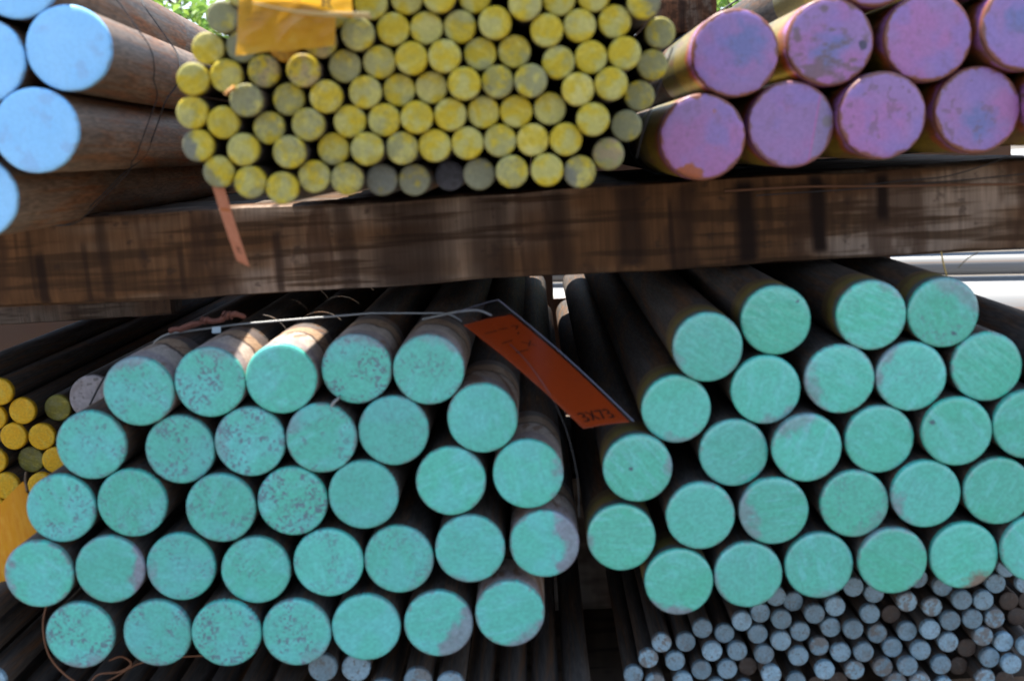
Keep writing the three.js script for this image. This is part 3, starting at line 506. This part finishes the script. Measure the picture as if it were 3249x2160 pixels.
{ // orange yellow card behind the speckled teal bundle
  const A = px(72, 1526, 2.40), B = px(160, 1760, 2.36), C = px(0, 1885, 2.32), D = px(-85, 1690, 2.36);
  const m = canvas(256, 384, (x) => { x.fillStyle = '#e29a26'; x.fillRect(0, 0, 256, 384); for (let i = 0; i < 600; i++) { x.fillStyle = i % 2 ? 'rgba(200,120,30,.06)' : 'rgba(245,190,100,.06)'; x.beginPath(); x.ellipse(rnd() * 256, rnd() * 384, rr(6, 40), rr(3, 16), .3, 0, 6.3); x.fill(); } x.strokeStyle = 'rgba(90,50,20,.5)'; x.lineWidth = 3; for (let i = 0; i < 5; i++) { x.beginPath(); x.moveTo(110 + i * 9, 300 + i * 8); x.lineTo(134 + i * 9, 312 + i * 7); x.stroke(); } });
  const t = thing('orange_card', 'orange yellow card wedged behind the speckled teal bars', 'tag', A);
  part('card', card(A, B, C, D, (u, v) => .006 * Math.sin(v * 4 + u), .0008, A), paper(m), t);
  const wc = new THREE.CatmullRomCurve3([px(82, 1500, 2.45), px(80, 1530, 2.40), px(86, 1560, 2.375)].map((p) => p.sub(A)));
  part('tie', new THREE.TubeGeometry(wc, 16, .003, 6), std({ color: lin(.12, .06, .02), roughness: .7 }), t);
}

// ------------------------------------------------------------------ behind the rack
{
  const pt = tex(512, 128, (u, v) => mix(mix([112, 112, 112], [142, 142, 142], fbm(u * 20, v * 6, 4)), [150, 120, 100], .5 * sm(.6, .75, fbm(u * 40, v * 12, 4))));
  const pale = std({ map: pt, roughness: .5 });
  const pipes = [[.17, -.86, 0, 'wide white sunlit pipe lying behind the glossy teal bars'], [.05, -.63, .02, 'thin grey pipe above the wide white pipe'], [.05, -.53, -.05, 'pale pipe just under the timber beam behind the teal bars'], [.05, -.19, .0, 'pale bluish pipe seen above the far end of the timber'], [.17, -1.22, .0, 'wide pale pipe underneath the white sunlit pipe']];
  for (const [r, y, dz, label] of pipes) {
    const a = new THREE.Vector3(-1.0, EYE.y + y, -7.0 + dz), b = new THREE.Vector3(4.2, EYE.y + y, -5.0 + dz), L = a.distanceTo(b);
    const t = thing('large_pipe', label, 'pipe', a);
    t.quaternion.setFromUnitVectors(new THREE.Vector3(1, 0, 0), b.clone().sub(a).normalize());
    const pts = [new THREE.Vector2(r * .86, L), new THREE.Vector2(r, L), new THREE.Vector2(r, L * .5), new THREE.Vector2(r, 0), new THREE.Vector2(r * .86, 0), new THREE.Vector2(r * .86, L)];
    part('pipe_wall', new THREE.LatheGeometry(pts, 40).rotateZ(-Math.PI / 2), pale, t);
    part('coupling', new THREE.LatheGeometry([[r + .001, 0], [r + .008, .005], [r + .008, .095], [r + .001, .1]].map((p) => new THREE.Vector2(...p)), 40).rotateZ(-Math.PI / 2).translate(L * .3, 0, 0), pale, t);
  }
  const pl = tex(256, 256, (u, v) => mix(mix([84, 60, 46], [112, 76, 54], fbm(u * 6, v * 6, 5)), [70, 62, 58], .6 * fbm(u * 20, v * 3, 3)));
  const rusted = phy({ map: pl, roughness: .9, specularIntensity: .2 });
  for (const [x0, x1, y0, y1, label] of [[-2.8, 1.88, -.2, .40, 'rusted plate added behind the upper bundles to block light'], [-3.2, .05, -1.45, -.21, 'rusted plate added behind the speckled teal bundle to block light'], [.31, 1.4, -1.45, -.21, 'rusted plate added behind the glossy teal bundle to block light'], [0, .36, -1.45, -.62, 'narrow rusted plate added to block light in the gap behind the teal bundles']]) {  // plates added to stop light coming in from the back
    const o = single('added_plate', new THREE.BoxGeometry(x1 - x0, y1 - y0, .012, 4, 4, 1), rusted, label, 'added plate');
    o.position.set((x0 + x1) / 2, EYE.y + (y0 + y1) / 2, x1 === .36 ? -5.33 : -5.3);
  }
  const q = px(2165, 46, 2.75), an = single('timber_offcut', timberGeo(.14, .085, .3, 71), phy({ map: timberTex(256, 64, [96, 62, 42], [92, 76, 64], [[.5, .05, 0, 1, .6]], 61), roughness: .9, specularIntensity: .3 }), 'rusty brown timber offcut lying between the yellow and pink bundles', 'timber');
  an.position.set(q.x, q.y, q.z - .15);
}

// trees beyond the rack
function tree(x, z, h, n, label, k) {
  const t = thing('leafy_tree', label, 'tree', new THREE.Vector3(x, 0, z), 'trees behind the rack');
  const bark = std({ color: lin(.12, .085, .06), roughness: .95 }), limbs = [];
  const trunk = new THREE.CatmullRomCurve3([new THREE.Vector3(0, 0, 0), new THREE.Vector3(.05, h * .3, .03), new THREE.Vector3(-.03, h * .62, 0), new THREE.Vector3(.02, h * .92, .02)]);
  const tg = new THREE.TubeGeometry(trunk, 24, 1, 8), p = tg.attributes.position; { const c = new THREE.Vector3(), v = new THREE.Vector3(); for (let i = 0; i < p.count; i++) { const s = Math.floor(i / 9) / 24; trunk.getPointAt(s, c); v.fromBufferAttribute(p, i).sub(c).multiplyScalar(.07 * (1 - s * .8)).add(c); p.setXYZ(i, v.x, v.y, v.z); } }
  tg.computeVertexNormals(); part('trunk', tg, bark, t);
  const clumps = [];
  for (let i = 0; i < 26; i++) { const s = .22 + .75 * i / 26, a = i * 2.4 + k, b = trunk.getPointAt(s), l = h * .3 * (1.1 - s * .7) * rr(.6, 1.1), e = b.clone().add(new THREE.Vector3(Math.cos(a) * l, l * rr(.1, .6), Math.sin(a) * l)); limbs.push(new THREE.TubeGeometry(new THREE.CatmullRomCurve3([b, b.clone().lerp(e, .5).add(new THREE.Vector3(0, .05, 0)), e]), 6, .012, 5)); clumps.push(e, b.clone().lerp(e, .6)); }
  part('limbs', mergeGeometries(limbs), bark, t);
  const pos = [], col = [], v = new THREE.Vector3(), X = new THREE.Vector3(), Y = new THREE.Vector3();
  for (let i = 0; i < n; i++) {
    const c = clumps[i % clumps.length], r = .42 * Math.pow(rnd(), .6);
    v.set(rr(-1, 1), rr(-1, 1), rr(-1, 1)).normalize().multiplyScalar(r).add(c);
    X.set(rr(-1, 1), rr(-.6, .6), rr(-1, 1)).normalize(); Y.set(rr(-1, 1), rr(-1, 1), rr(-1, 1)).cross(X).normalize(); const l = rr(.04, .07), w = l * .42;
    const P = [[-l, 0], [0, -w], [l, 0], [0, w]].map(([a, b]) => v.clone().addScaledVector(X, a).addScaledVector(Y, b));
    for (const q of [0, 1, 2, 0, 2, 3]) pos.push(P[q].x, P[q].y, P[q].z);
    const g = rr(.7, 1.2), yy = rnd(); for (let q = 0; q < 6; q++) col.push((.2 + .12 * yy) * g, (.36 + .08 * yy) * g, .07 * g);
  }
  const g = new THREE.BufferGeometry(); g.setAttribute('position', new THREE.Float32BufferAttribute(pos, 3)); g.setAttribute('color', new THREE.Float32BufferAttribute(col, 3)); g.computeVertexNormals();
  part('crown', g, new THREE.MeshPhysicalMaterial({ vertexColors: true, roughness: .9, transmission: .55, thickness: 0, side: THREE.DoubleSide }), t);
}
tree(-2.35, -9.2, 3.1, 3400, 'sunlit leafy tree behind blue ended bars', 1);
tree(1.45, -9.6, 3.1, 3800, 'sunlit leafy tree glimpsed above the pink bars', 4);

renderer.render(scene, camera);
